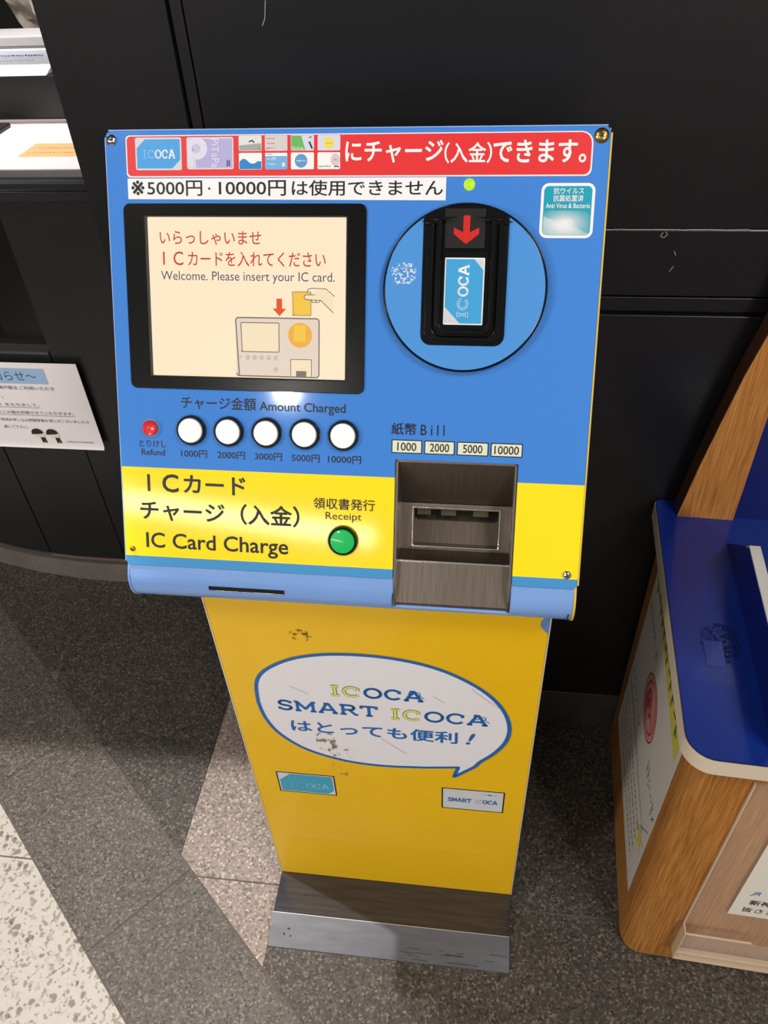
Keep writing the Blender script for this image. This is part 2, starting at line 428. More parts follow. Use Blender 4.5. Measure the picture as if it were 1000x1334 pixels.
sheet = thing('counter_sheet', 'white laminated sheet with an orange box lying on the counter top', 'sheet', (-.8, .85, 1.030))
put('sheet_body', box(-1.25, .735, 1.030, -.40, 1.005, 1.0315), mat('pinkish_paper', (250, 238, 238), .35), sheet)
put('orange_box', flat([(-.722, .800), (-.50, .800), (-.50, .876), (-.722, .876)], 1.0318), mat('orange_print', (250, 190, 130), .4), sheet)
for q_ in (.822, .848): put('lettering', strokes(scribble(-.712, -.51, q_, .004, 4, .007), .0022, 1.0320), mat('orange_dark', (190, 110, 60), .5), sheet)
tag(put('counter_tray', box(-1.2, .90, 1.0316, -.825, .985, 1.040, .003), mat('grey_black', (44, 42, 44), .4)), 'dark flat tray at the left frame edge on the counter', 'tray')
dm = worn('dusty_black', (9, 9, 10), (28, 28, 29), 60, .62, .85, .35)
dev = thing('counter_terminal', 'black counter terminal with a pale slanted top behind the laminated sheet', 'terminal', (-.8, 1.1, 1.03))
put('housing', box(-1.4, 1.012, 1.030, -.45, 1.30, 1.116, .002), dm, dev)
put('base_strip', box(-1.4, 1.002, 1.030, -.45, 1.012, 1.038, .002), mat('pink_grey', (150, 138, 140), .5), dev)
put('pale_top', prism([(1.012, 1.1165), (1.05, 1.128), (1.05, 1.1165)], -1.4, -.735), mat('pale_grey', (216, 216, 220), .35), dev)
sg = thing('counter_sign', 'narrow white sign with blue print behind the counter terminal', 'sign', (-.9, 1.075, 1.116))
put('sign_board', box(-1.4, 1.07, 1.117, -.45, 1.08, 1.150, .001), mat('sign_white', (232, 236, 246), .4), sg)
MSG = Matrix.Translation((0, 1.07, 0)) @ Matrix.Rotation(math.pi/2, 4, 'X')
put('lettering', strokes(scribble(-.96, -.76, 1.140, .003, 9, .006), .0018, .0006), mat('blue_print', (90, 110, 190), .5), sg, MSG)
put('lettering', strokes(scribble(-.96, -.78, 1.131, .003, 12, .006), .0008, .0006), mat('grey_print', (150, 155, 175), .5), sg, MSG)
sb = thing('equipment_bar', 'pale grey metal bar behind the narrow white sign', 'bar', (-.9, 1.12, 1.117))
put('bar_body', box(-1.4, 1.10, 1.117, -.45, 1.18, 1.168, .002), mat('silver_grey', (205, 202, 204), .4, .2), sb)
put('bar_groove', box(-1.4, 1.0985, 1.150, -.45, 1.1005, 1.1515), mat('groove_grey', (120, 118, 120), .5), sb)
cur = thing('beige_cover', 'creased beige cover behind the counter at the top left corner', 'cover', (-.7, 1.35, 1.1))
bm = bmesh.new()
nx_, nz_ = 24, 24
gv = [[bm.verts.new((-.905+.55*i/nx_-.34*j/nz_*(1-i/nx_), 1.30+.02*math.sin(i*1.1+j*.8)+.012*math.sin(i*2.3-j*1.3), 1.14+.5*j/nz_)) for i in range(nx_+1)] for j in range(nz_+1)]
for j in range(nz_):
    for i in range(nx_): bm.faces.new((gv[j][i], gv[j][i+1], gv[j+1][i+1], gv[j+1][i]))
bmesh.ops.solidify(bm, geom=list(bm.faces), thickness=.006)
put('cloth', mesh_of(bm), worn('beige_cloth', (190, 176, 160), (224, 212, 196), 14, .3, .7, .6), cur, smooth=True)
struct(put('wall_left_back', box(-2.6, 1.9, 0, .2, 1.96, 2.8), mat('dark_backroom', (22, 21, 22), .7)))

# notice taped to the counter front
MN = Matrix.Translation((-.685, .693, .450)) @ Matrix.Rotation(math.pi/2, 4, 'X')
nt = thing('paper_notice', 'white notice with a pale blue heading taped to the counter front', 'notice', (-.8, .695, .44))
put('sheet_body', prism([(-.003, .0050), (.002, .0018), (.008, .0006), (.213, .0006), (.213, .0012), (.008, .0012), (.002, .0024), (-.003, .0056)], -.30, .003), paper, nt, MN)
put('heading_box', flat([(-.29, .163), (-.072, .163), (-.072, .200), (-.29, .200)], .0022), mat('pale_blue_print', (160, 190, 225), .5), nt, MN)
gi = mat('grey_ink', (88, 84, 92), .5)
lettering('お知らせ～', (-216, 170, -92, 194), .0026, mat('blue_ink', (60, 84, 120), .5), nt, MN)
for (s, a, b, y, h) in (('、新神戸駅をご利用いただき', -212, -63, 148, 9), ('ます。', -212, -186, 126, 8), ('土）をもちまして、', -214, -112, 106, 8),
                        ('のごみ箱を封鎖させていただきます。', -214, -40, 86, 8), ('時頃お申し込み間題等害を感じがございましたら', -214, -2-10, 66, 8), ('慮して下さい。', -214, -158, 47, 8), ('JR西日本 新神戸駅', -80, -18, 12, 5)):
    lettering(s, (a, y, b, y+h), .0026, gi, nt, MN)
put('underline', strokes([[(-.30, .103), (-.112, .103)], [(-.30, .083), (-.038, .083)]], .0008, .0026, False), gi, nt, MN)
skin = mat('figure_skin', (235, 220, 200), .5)
for cx in (-.141, -.107):       # two small bowing staff figures
    put('figure_print', flats([circle(cx+.003, .032, .013, 16, .009)], .0024), skin, nt, MN)
    put('figure_print', flats([[(cx-.014, .032)]+arc(cx, .036, .014, 180, 10, 8, .012)+[(cx+.010, .034)], [(cx+.003, .025), (cx+.013, .025), (cx+.015, .010), (cx+.011, .010), (cx+.010, .016), (cx+.008, .010), (cx+.004, .010)]], .0026), ink, nt, MN)

# ------------------------------------------------------------------ THE MACHINE
mc = thing('charging_machine', 'blue and yellow IC card charging machine on a yellow pedestal before black wall', 'ticket machine', (.022, .1, 0))
T = math.atan2(.2262, .3947)
V_ = Vector((0, math.sin(T), math.cos(T))); N_ = Vector((0, -math.cos(T), math.sin(T)))
H = Matrix((Vector((1, 0, 0)), V_, N_)).transposed().to_4x4(); H.translation = Vector((0, -.0302, .8519))   # sloping face frame
blue_lip = worn('lip_blue_paint', (114, 152, 212), (124, 162, 222), 8, .3, .7, .35, coat=.2)
side_yel = mat('housing_yellow', (222, 180, 70), .4)
# housing: profile in face frame (v, n)
cV, cN, rr = -.013, -.032, .030
def lip_arc(r_, a0, a1, k=10): return [(cV-r_*math.sin(math.radians(a0+(a1-a0)*i/k)), cN+r_*math.cos(math.radians(a0+(a1-a0)*i/k))) for i in range(k+1)]
back_pts_w = [(.27, .7925), (.27, 1.225), (.200, 1.236)]
def to_vn(y, z):
    d = Vector((0, y, z))-Vector((0, -.0302, .8519)); return (d.dot(V_), d.dot(N_))
back = [to_vn(*p) for p in back_pts_w]
full = [(.4535, -.003), (.002, -.003)]+lip_arc(rr, 0, 118)+back
cut = [(.4535, -.003), (.1315, -.003), (.1315, -.075), (-.012, -.075), (-.029, -.019)]+lip_arc(rr, 42, 118)[1:]+back
cut[4] = (cV-rr*math.sin(math.radians(42))+.001, cN+rr*math.cos(math.radians(42))-.004)
hm = join([prism(full, -.2475, .0545), prism(full, .1812, .2475), prism(cut, .0545, .1812)])
put('housing', hm, blue_lip, mc, H, smooth=True)
# painted yellow edges of the housing sides
for (a, b) in ((-.2495, -.2476), (.2476, .2500)):
    prf = [(.4535, -.0032), (.002, -.0032)]+lip_arc(rr+.001, 0, 118)+[(.02, -.09), (.44, -.09)]
    put('side_edge', prism(prf, a, b), side_yel if a > 0 else blue_lip, mc, H, smooth=False)

put('edge_trim', box(.2500, .004, -.0200, .2516, .449, -.0004, .0003), mat('edge_yellow', (226, 188, 70), .3, coat=.4), mc, H)
put('edge_trim', box(-.2514, .004, -.0200, -.2500, .449, -.0010, .0003), mat('edge_pale_blue', (140, 176, 226), .3, coat=.4), mc, H)
put('edge_trim', box(-.247, .4550, -.0120, .247, .4562, -.0006, .0003), mat('edge_pale_blue', (140, 176, 226), .3), mc, H)
# printed acrylic face sheet
fm = mat('printed_acrylic', (70, 140, 225), .5, coat=.9, spec=.2); bsdf(fm).inputs['Coat Roughness'].default_value = .08
tc = N(fm, 'ShaderNodeTexCoord').outputs['Object']; sx = N(fm, 'ShaderNodeSeparateXYZ'); L(fm, tc, sx.inputs[0])
g1 = N(fm, 'ShaderNodeMath', operation='GREATER_THAN'); g1.inputs[1].default_value = .1120; L(fm, sx.outputs[1], g1.inputs[0])
g2 = N(fm, 'ShaderNodeMath', operation='GREATER_THAN'); g2.inputs[1].default_value = .0110; L(fm, sx.outputs[1], g2.inputs[0])
a1 = N(fm, 'ShaderNodeMix', data_type='RGBA'); L(fm, g2.outputs[0], a1.inputs[0]); a1.inputs[6].default_value = (*lin((66, 146, 204)), 1); a1.inputs[7].default_value = (*lin((254, 226, 0)), 1)
a2 = N(fm, 'ShaderNodeMix', data_type='RGBA'); L(fm, g1.outputs[0], a2.inputs[0]); L(fm, a1.outputs[2], a2.inputs[6]); a2.inputs[7].default_value = (*lin((60, 130, 216)), 1)
L(fm, a2.outputs[2], bsdf(fm).inputs['Base Color'])
mmm = lambda l: [(a/1000, b/1000) for a, b in l]
out = rrect(-.250, 0, .0535, .10, 0, rs=(.006, .004, 0, 0))[:14] 
face_loop = [(-.250, .448)]+[(p) for p in arc(-.244, .006, .006, 180, 270, 5)]+[(.0495, 0)]+arc(.0495, .004, .004, 270, 360, 4)+[(.0535, .131), (.1815, .131)]+arc(.1855, .004, .004, 180, 270, 4)+arc(.244, .006, .006, 270, 360, 5)+arc(.244, .449, .006, 0, 90, 5)+arc(-.244, .449, .006, 90, 180, 5)
face = put('face_panel', plate([face_loop], -.0030, 0., .0007), fm, mc, H)
def fl(s, rect, bold=0., m=ink, z=.0003): return lettering(s, rect, z, m, face, H, bold)

# red strip sticker
redm = mat('red_sticker', (226, 40, 44), .4, coat=.4)
st = put('red_sticker', plate([rrect(-.2285, .4105, .2343, .4503, .004, 4, rs=(.004, .006, .011, .004))], 0.0001, .0006), mat('white_film', (235, 228, 226), .4), mc, H)
put('red_print', plate([rrect(-.2272, .4118, .2328, .4493, .004, 4, rs=(.004, .006, .010, .004))], .0003, .0008), redm, st, H)
Z = .0009
def card(x0, y0, x1, y1, m, r=.002): return put('card_print', flat(rrect(x0/1000, y0/1000, x1/1000, y1/1000, r, 4), Z), m, st, H)
cyan = mat('sky_blue_print', (60, 156, 224), .35, coat=.3)
silver = mat('silver_print', (206, 208, 216), .35)
lil = mat('lilac_print', (176, 168, 216), .35)
card(-218.3, 417.4, -169.9, 448.1, silver)
put('card_print', flat(mmm([(-216.8, 419), (-180, 419), (-171.5, 427), (-171.5, 446.5), (-208, 446.5), (-216.8, 438)]), Z+.0001), cyan, st, H)
put('lettering', slab('IC', -.2105, .4285, -.1980, .4365, .0011, Z+.0002), mat('pale_cyan', (120, 190, 235), .4), st, H)
put('lettering', slab('OCA', -.1975, .4285, -.1765, .4365, .0013, Z+.0002), wht, st, H)
card(-164.3, 418, -116, 448, silver)
put('card_print', flat(mmm([(-155, 419.5), (-117.5, 419.5), (-117.5, 446.5), (-155, 446.5)]), Z+.0001), lil, st, H)
put('card_print', flats([circle(-.1535, .4375, .0105, 24)], Z+.0002), mat('pale_lilac', (214, 214, 232), .4), st, H)
put('card_print', flats([circle(-.1545, .4375, .0045, 20)], Z+.0003), mat('lilac_grey', (190, 190, 214), .4), st, H)
put('card_print', flat(mmm([(-163, 420), (-157, 420), (-157, 437), (-163, 440)]), Z+.0003), mat('pale_lilac', (214, 214, 232), .4), st, H)
me = text_mesh('PiTaPa', 0, 0, .027, .0075, Z+.0004, .01)
for v in me.vertices: v.co = Vector((-.1385+v.co.y, .4465-v.co.x, v.co.z))
put('lettering', me, mat('pale_lilac', (214, 214, 232), .4), st, H)
put('lettering', strokes([[(-.1205, .4205), (-.1205, .4265)], [(-.1225, .4205), (-.1225, .4265)]], .0012, Z+.0004), mat('violet_ink', (90, 60, 120), .5), st, H)
g1_ = mat('pale_card', (220, 220, 218), .4)
for k, (x0, x1) in enumerate(((-110.5, -87.1), (-83.8, -61), (-57.5, -34.3), (-30.6, -8.1))):
    card(x0, 434.8, x1, 449.0, [g1_, mat('grey_card', (208, 202, 204), .4), mat('pale_violet', (210, 212, 230), .4), mat('pale_violet', (210, 212, 230), .4)][k], .0012)
    card(x0, 417.6, x1, 433.1, [wht, mat('blue_card', (110, 172, 222), .4), wht, wht][k], .0012)
def cp(lp, m, dz=.0001): put('card_print', flats(lp, Z+dz), m, st, H)
cp([mmm([(-110, 435.3), (-87.6, 435.3), (-87.6, 442), (-110, 440)])], mat('mid_grey', (160, 162, 162), .4))
put('card_print', strokes([mmm([(-100, 443.2), (-97, 444.6), (-94.5, 442.6)])], .0012, Z+.0002), ink, st, H)
cp([circle(-.0895, .4372, .0014, 10)], mat('leaf_green', (100, 180, 90), .4), .0002)
for yy in (446.2, 441.8, 437.4): put('lettering', strokes(scribble(-.0822, -.0735, yy/1000, .0012, int(yy), .0018), .0006, Z+.0002), mat('rose_ink', (205, 90, 105), .5), st, H)
cp([mmm([(-57, 435.3), (-43, 435.3), (-47, 448.5), (-57, 448.5)])], mat('leaf_green', (100, 180, 90), .4))
lettering('Suica', (-56, 435.8, -45, 438.6), Z+.0002, wht, st, H)
put('card_print', strokes([mmm([(-39, 443), (-36, 436.5)])], .0016, Z+.0002), ink, st, H)
put('card_print', strokes([mmm([(-39.5, 447), (-36.5, 447)])], .0008, Z+.0002), ink, st, H)
cp([circle(-.0195, .4417, .0052, 20)], mat('card_yellow', (236, 214, 90), .4), .0001)
put('card_print', strokes([mmm([(-23, 441.6), (-16, 441.6)])], .0007, Z+.0002), mat('gold_ink', (200, 170, 60), .4), st, H)
cp([mmm([(-110, 417.9), (-87.5, 417.9), (-87.5, 425), (-91, 425.5), (-95, 423), (-99, 423.5), (-104, 427.5), (-107, 427.5), (-110, 425)])], mat('wave_blue', (30, 130, 200), .4))
cp([mmm([(-83.5, 430), (-61.3, 430), (-61.3, 432.8), (-83.5, 432.8)])], wht, .0001)
put('lettering', strokes(scribble(-.0818, -.0735, .4275, .003, 31, .0016)+scribble(-.0818, -.0735, .4225, .002, 32, .0016), .0006, Z+.0002), wht, st, H)
put('card_print', strokes([mmm([(-82, 431.6), (-77, 431.6)])], .0006, Z+.0003), mat('rose_ink', (205, 90, 105), .5), st, H)
cp([mmm([(-66.5, 420), (-63.5, 420), (-63.5, 424), (-66.5, 424)])], mat('pale_card', (220, 220, 218), .4), .0002)
cp([circle(-.0472, .4254, .0064, 22)], mat('disc_blue', (90, 150, 205), .4), .0001)
put('lettering', strokes(scribble(-.0515, -.043, .4254, .0012, 41, .0016), .0008, Z+.0002), wht, st, H)
cp([arc(-.0128, .4262, .0048, 0, 360, 20, .0058)[:-1]], mat('rose_grey', (214, 196, 198), .4), .0001)
put('lettering', strokes([mmm([(-14.6, 426.2), (-11.4, 426.2)])], .0008, Z+.0003), mat('rose_ink', (205, 90, 105), .5), st, H)
put('lettering', strokes(scribble(-.0295, -.018, .4202, .0014, 43, .0018), .0005, Z+.0002), ink, st, H)
put('lettering', strokes([mmm([(-14, 420), (-9, 420)])], .0012, Z+.0002), mat('maroon_ink', (130, 40, 60), .5), st, H)
lettering('にチャージ', (-3, 423.4, 92.5, 443), Z, wht, st, H, .018)
lettering('（入金）', (94, 422.4, 139.5, 441), Z, wht, st, H, .014)
lettering('できます。', (140.8, 422.4, 228, 442.6), Z, wht, st, H, .018)
# white strip sticker
ws = put('white_sticker', plate([mmm([(-228, 389.8), (96.8, 388.6), (96.8, 409.9), (-228, 409.5)])], .0001, .0006), wht, mc, H)
for s_, a_, b_ in (('※', -224.3, -210.7), ('5000円', -207.3, -149.5), ('10000円', -132, -63), ('は使用できません', -56.8, 93.7)):
    lettering(s_, (a_, 392.8 if s_ != '※' else 393.5, b_, 407.4), .0008, ink, ws, H, .011)
put('lettering', flats([circle(-.1420, .3998, .0012, 12)], .0008), ink, ws, H)

# screen
bz = put('screen_bezel', plate([rrect(-.2335, .1985, .0192, .3855, .007), rrect(-.2120, .2115, 0, .3740, .001, 2)], 0, .0022, .0006), black, mc, H)
put('screen_edge', plate([rrect(-.2150, .2085, .003, .3770, .001, 2), rrect(-.2085, .2125, -.0012, .3725, .001, 2)], .0001, .0010), mat('screen_gasket', (48, 44, 40), .5), bz, H)
def em(name, rgb, s): return mat(name, (6, 6, 6), .3, emit=rgb, es=s, spec=.3)
SC = 1.5
scr = put('screen', plate([rrect(-.2090, .2122, -.0008, .3728, .001, 2)], .0001, .0006), em('screen_cream', (250, 230, 196), SC), mc, H)
def scrm(name, rgb): return em(name, rgb, SC*.95)
def ss(s, rect, m, bold=0.): return lettering(s, rect, .0008, m, scr, H, bold)
sred = scrm('screen_red', (205, 62, 36)); sgr = scrm('screen_grey', (128, 112, 108)); snavy = scrm('screen_navy', (58, 66, 112)); sblk = scrm('screen_dark', (70, 60, 60))
ss('いらっしゃいませ', (-196, 345.5, -88.8, 359), sred, .008)
ss('I', (-193.2, 325.5, -191.4, 338.5), sred, .002); ss('C', (-182, 325.2, -171.5, 338.8), sred, .004); ss('カードを入れてください', (-166.4, 324.5, -22, 339), sred, .008)
ss('Welcome. Please insert your IC card.', (-196, 307.6, -12.6, 319.6), snavy)
put('arrow_print', flat(mmm([(-73.3, 293.3), (-67.3, 293.3), (-67.3, 283.3), (-62.9, 283.3), (-70.1, 275.8), (-77.5, 283.3), (-73.3, 283.3)]), .0009), scrm('screen_orange', (232, 84, 40)), scr, H)
put('card_print', flat(rrect(-.0565, .2768, -.0370, .3003, .001, 3), .0009), scrm('screen_yellow', (248, 200, 70)), scr, H)
put('card_outline', strokes([rrect(-.0565, .2768, -.0370, .3003, .001, 3)+[(-.0555, .2768)]], .0007, .0010), sgr, scr, H)
put('hand_print', flat(mmm([(-34, 302), (-22, 302), (-14, 295), (-14, 281), (-27, 292), (-44, 293), (-44, 297), (-36, 297.5)]), .00105), scrm('screen_skin', (250, 228, 192)), scr, H)
put('hand_outline', strokes([mmm(l) for l in ([(-41, 300.3), (-40, 303), (-36, 304), (-21.5, 303.5), (-12.5, 296)], [(-33, 297.6), (-43, 297.4), (-44.3, 295.2), (-43, 293), (-37, 292.4), (-27, 292.2), (-13.8, 280)],
    [(-36.5, 292.2), (-35.5, 290), (-32.5, 290), (-31.8, 292)], [(-32, 290.6), (-30, 289.8), (-28.2, 290.6), (-27.6, 292)])], .0007, .0011), sblk, scr, H)
put('machine_print', flat(rrect(-.1168, .2142, -.0285, .2738, .003, 4), .0009), scrm('screen_pale', (232, 214, 196)), scr, H)
put('machine_outline', strokes([rrect(-.1168, .2142, -.0285, .2738, .003, 4)+[(-.1138, .2142)]], .0014, .0010), sgr, scr, H)
put('screen_print', flat(rrect(-.1113, .2393, -.0708, .2688, .001, 3), .0010), scrm('screen_cream2', (250, 228, 192)), scr, H)
put('screen_outline', strokes([rrect(-.1113, .2393, -.0708, .2688, .001, 3)+[(-.1103, .2393)]], .0010, .0011), sgr, scr, H)
put('dial_print', flats([circle(-.0485, .2569, .0127, 30)], .0010), scrm('screen_amber', (244, 176, 70)), scr, H)
put('dial_print', flat(mmm([(-55, 250.6), (-42.5, 250.6), (-42.5, 267), (-55, 267)]), .0011), scrm('screen_yellow', (248, 200, 70)), scr, H)
put('button_print', flats([circle(-.1045+.0075*i, .2333, .0026, 14) for i in range(5)]+[circle(-.1122, .2336, .0014, 10), circle(-.0745, .2215, .0026, 14)], .0010), scrm('screen_beige', (208, 190, 174)), scr, H)
put('slot_print', flat(mmm([(-58.4, 214.9), (-36.5, 214.9), (-36.5, 232.3), (-58.4, 232.3)]), .0010), scrm('screen_cream2', (250, 228, 192)), scr, H)
put('slot_outline', strokes([mmm([(-58.4, 215), (-58.4, 232.3), (-36.5, 232.3), (-36.5, 215)])], .0008, .0011), sgr, scr, H)
put('slot_print', flat(mmm([(-52.8, 214.9), (-41.8, 214.9), (-41.8, 220.6), (-52.8, 220.6)]), .0012), sgr, scr, H)

# lettering on the face
fl('チャージ金額', (-179, 177.5, -96.7, 191), .012)
fl('Amount Charged', (-92.7, 175.3, -.1, 187.6), .012)
for s, a, b in (('1000円', -181, -152), ('2000円', -140.3, -109.5), ('3000円', -98.5, -68.8), ('5000円', -58, -27.7), ('10000円', -18.6, 17)):
    fl(s, (a, 124.8, b, 133.2), .012)
fl('とりけし', (-228, 134.6, -197.5, 142.2), .012); fl('Refund', (-226, 125.6, -199.4, 132.4), .010)
fl('I', (-220.8, 85.5, -217.6, 104.5), .002); fl('C', (-203.8, 85, -185.5, 105), .02); fl('カード', (-179.4, 85, -109.8, 105), .022); fl('チャージ（入金）', (-230.6, 52.5, -50, 75.5), .022); fl('IC Card Charge', (-225, 15.8, -62.6, 38.6), .016)
fl('領収書発行', (-34.3, 74.5, 32.6, 86.8), .014); fl('Receipt', (-20.8, 61, 18.5, 71.5), .006)
fl('紙幣', (48.7, 157.5, 74.6, 170), .012); fl('B i l l', (79.3, 158, 104, 168.8), .006)
for i, (x0, x1, s) in enumerate(((49.1, 81.3, '1000'), (83.6, 115.2, '2000'), (117.5, 150, '5000'), (152.3, 184.9, '10000'))):
    put('label_border', flat(rrect(x0/1000, .1382, x1/1000, .1526, .0003, 2), .0003), ink, face, H)
    put('label_print', flat(rrect((x0+1.1)/1000, .1393, (x1-1.1)/1000, .1515, .0003, 2), .0005), mat('cream_print', (222, 224, 200), .4), face, H)
    cx = (x0+x1)/2; hw = 10 if len(s) == 4 else 12.5
    fl(s, (cx-hw, 141, cx+hw, 149.6), .012, z=.0007)
# buttons
ringm = mat('button_ring', (16, 16, 18), .3, coat=.3)
def button(cx, cy, ro, ri, m, rise=.0065, name='charge_button'):
    b = put(name, lathe([(ri, 0), (ri, rise), (ri-.0006, rise+.0008), (ri*.6, rise+.0014), (.0003, rise+.0016)], cx, cy), m, mc, H, smooth=True)
    prf = [(ro, 0), (ro, rise*.55), (ro-.001, rise*.9), ((ro+ri)/2, rise), (ri+.0004, rise*.8), (ri+.0002, 0)]
    me = lathe(prf, cx, cy); 
    put('button_ring', me, ringm, b, H, smooth=True)
    return b
lit = mat('button_white', (244, 244, 242), .35, emit=(255, 252, 246), es=.18, coat=.4)
for cx in (-167.9, -126.4, -84.8, -43.2, -1.9): button(cx/1000, .1548, .0163, .0130, lit)
def_red = mat('button_red', (216, 34, 36), .35, coat=.5)
rb = put('refund_button', lathe([(.0083, 0), (.0083, .005), (.0072, .006), (.0055, .0052), (.0002, .0046)], -.2137, .1556), def_red, mc, H, smooth=True)
put('button_ring', lathe([(.0112, 0), (.0105, .0012), (.0083, .0014)], -.2137, .1556), mat('ring_blue', (84, 140, 205), .4), rb, H, smooth=True)
button(-.0012, .0408, .0165, .0132, mat('button_green', (0, 180, 84), .35, coat=.5, emit=(0, 190, 80), es=.10), name='receipt_button')
put('status_lamp', lathe([(.0056, 0), (.0052, .0014), (.0035, .0026), (.0002, .003)], .1193, .4032, 24), mat('lamp_green', (20, 30, 0), .4, emit=(190, 232, 20), es=1.5), mc, H, smooth=True)
# anti-virus sticker
av = put('hygiene_sticker', plate([rrect(.1885, .3540, .2392, .4042, .007)], .0001, .0006), wht, mc, H)
teal = mat('teal_print', (0, 158, 184), .35, coat=.3)
put('teal_print', flat(rrect(.1912, .3567, .2365, .4015, .0045), .0008), teal, av, H)
lettering('抗ウイルス', (200, 394.2, 228.5, 400), .0010, wht, av, H, .006)
lettering('抗菌処置済', (200, 387.4, 228.5, 393.3), .0010, wht, av, H, .006)
lettering('Anti Virus & Bacteria', (193.6, 381.4, 235, 385.9), .0010, wht, av, H, .004)
dots = []
for i in range(28):
    for j in range(16):
        x = .1922+.0016*(i+.5*(j % 2)); y = .3577+.0014*j
        d = math.hypot((x-.2125)/.0235, (y-.3675)/.0135)
        r_ = .00100*(1.02-(.40 if y < .3665-.35*(x-.2125) else .70)*d)
        if r_ > .00022 and x < .2360 and x-r_ > .1914: dots.append([(x+r_*math.cos(t*math.pi/3), y+r_*math.sin(t*math.pi/3)) for t in range(6)])
dd = put('halftone_print', flats(dots, .0010), wht, av, H)
# screws
def screw(cx, cy, r_, m):
    b = put('screw', lathe([(r_, 0), (r_, .0012), (r_*.8, .0026), (r_*.4, .0034), (.0002, .0036)], cx, cy, 24), m, mc, H, smooth=True)
    put('screw_slot', strokes([[(cx-r_*.35, cy-r_*.2), (cx+r_*.35, cy+r_*.2)], [(cx-r_*.2, cy+r_*.35), (cx+r_*.2, cy-r_*.35)]], r_*.16, .0039, False), ink, b, H)
screw(-.2433, .4462, .0052, chrome); screw(.2415, .4462, .0068, brass); screw(-.2410, .0188, .0030, brass); screw(.2383, .0158, .0046, chrome)

# round card reader
cx, cy = .1187, .3045
rd = put('card_reader', lathe([(.0810, 0), (.0810, .0075), (.0800, .0090), (.0790, .0095), (.0002, .0095)], cx, cy, 72), black, mc, H, smooth=True)
rblue = mat('reader_blue', (66, 144, 220), .4, coat=.8)
def seg_loop(r_):
    """blue face: disc minus the black central channel that is open to the top"""
    xl, xr, yb = .0768, .1596, .2500; rc = .010
    out = []
    aR = math.acos((xr-cx)/r_); aL = math.acos((xl-cx)/r_)
    # from right top of the channel clockwise round the disc to left top
    n = 60
    for i in range(n+1):
        a = aR-(2*math.pi-(aL-aR))*i/n; out.append((cx+r_*math.cos(a), cy+r_*math.sin(a)))
    out += [(xl, .3)]+arc(xl+rc, yb+rc, rc, 180, 270, 5)+arc(xr-rc, yb+rc, rc, 270, 360, 5)+[(xr, .3)]
    return out
put('reader_face', plate([seg_loop(.0785)], .0095, .0106, .0003), rblue, rd, H)
def ch_loop(x0, x1, yb, rc, r_=.079):
    yr = cy+math.sqrt(r_**2-(x1-cx)**2); yl = cy+math.sqrt(r_**2-(x0-cx)**2)
    a1_, a0_ = math.degrees(math.acos((x1-cx)/r_)), math.degrees(math.acos((x0-cx)/r_))
    return arc(x0+rc, yb+rc, rc, 180, 270, 6)+arc(x1-rc, yb+rc, rc, 270, 360, 6)+arc(cx, cy, r_, a1_, a0_, 10)
put('channel', plate([ch_loop(.0770, .1594, .2502, .010)], .0095, .0120, .0008), black, rd, H)
# raised U-shaped guide
def u_loop(xo0, xo1, yo, ro_, xi0, xi1, yi, ri_, top):
    return [(xo0, top-.006)]+arc(xo0+ro_, yo+ro_, ro_, 180, 270, 6)+arc(xo1-ro_, yo+ro_, ro_, 270, 360, 6)+arc(xo1-.006, top-.006, .006, 0, 90, 4)+arc(xi1+.003, top-.003, .003, 90, 180, 3)+arc(xi1-ri_, yi+ri_, ri_, 0, -90, 6)+arc(xi0+ri_, yi+ri_, ri_, 270, 180, 6)+arc(xi0-.003, top-.003, .003, 0, 90, 3)+arc(xo0+.006, top-.006, .006, 90, 180, 4)[:-1]
put('card_guide', plate([u_loop(.0905, .1477, .2605, .011, .0955, .1425, .2660, .007, .3690)], .0120, .0200, .0014), black, rd, H)
put('card_guide', plate([u_loop(.0800, .1572, .2530, .010, .0885, .1495, .2590, .010, .3660)], .0120, .0160, .0014), black, rd, H)
put('inner_tray', plate([rrect(.0955, .2660, .1425, .3400, .005)], .0120, .0138, .0005), black, rd, H)
at = put('arrow_tile', plate([rrect(.0975, .3420, .1370, .3795, .0015, 3)], .0120, .0145, .0006), worn('dusty_tile', (11, 10, 10), (40, 36, 33), 90, .6, .85, .4), rd, H)
put('arrow_print', flat([(x+.0, y) for x, y in mmm([(115.6, 372.5), (122, 372.5), (122, 357), (130.8, 361.5), (130.8, 355.6), (118.7, 346.2), (106.6, 355.6), (106.6, 361.5), (115.6, 357)])], .0148), mat('arrow_red', (206, 32, 24), .35), rd, H)
# card label (in the tray)
ZL = .0138
put('card_label', plate([rrect(.0992, .2702, .1378, .3336, .001, 3)], ZL, ZL+.0008), wht, rd, H)
put('card_print', flat(mmm([(100.4, 271.4), (136.6, 271.4), (136.6, 332.4), (100.4, 332.4)]), ZL+.0010), silver, rd, H)
put('card_print', flat(mmm([(115.5, 271.4), (136.6, 271.4), (136.6, 322), (127.5, 332.4), (100.4, 332.4), (100.4, 287)]), ZL+.0011), mat('label_cyan', (54, 160, 216), .4, coat=.3), rd, H)
put('lettering', slab('IC', .1130, .2765, .1225, .2955, .0020, ZL+.0012, 1), wht, rd, H)
put('lettering', slab('IC', .1130, .2765, .1225, .2955, .0012, ZL+.0013, 1), mat('label_cyan', (52, 158, 216)), rd, H)
put('lettering', slab('OCA', .1130, .2975, .1225, .3270, .0019, ZL+.0012, 1), wht, rd, H)
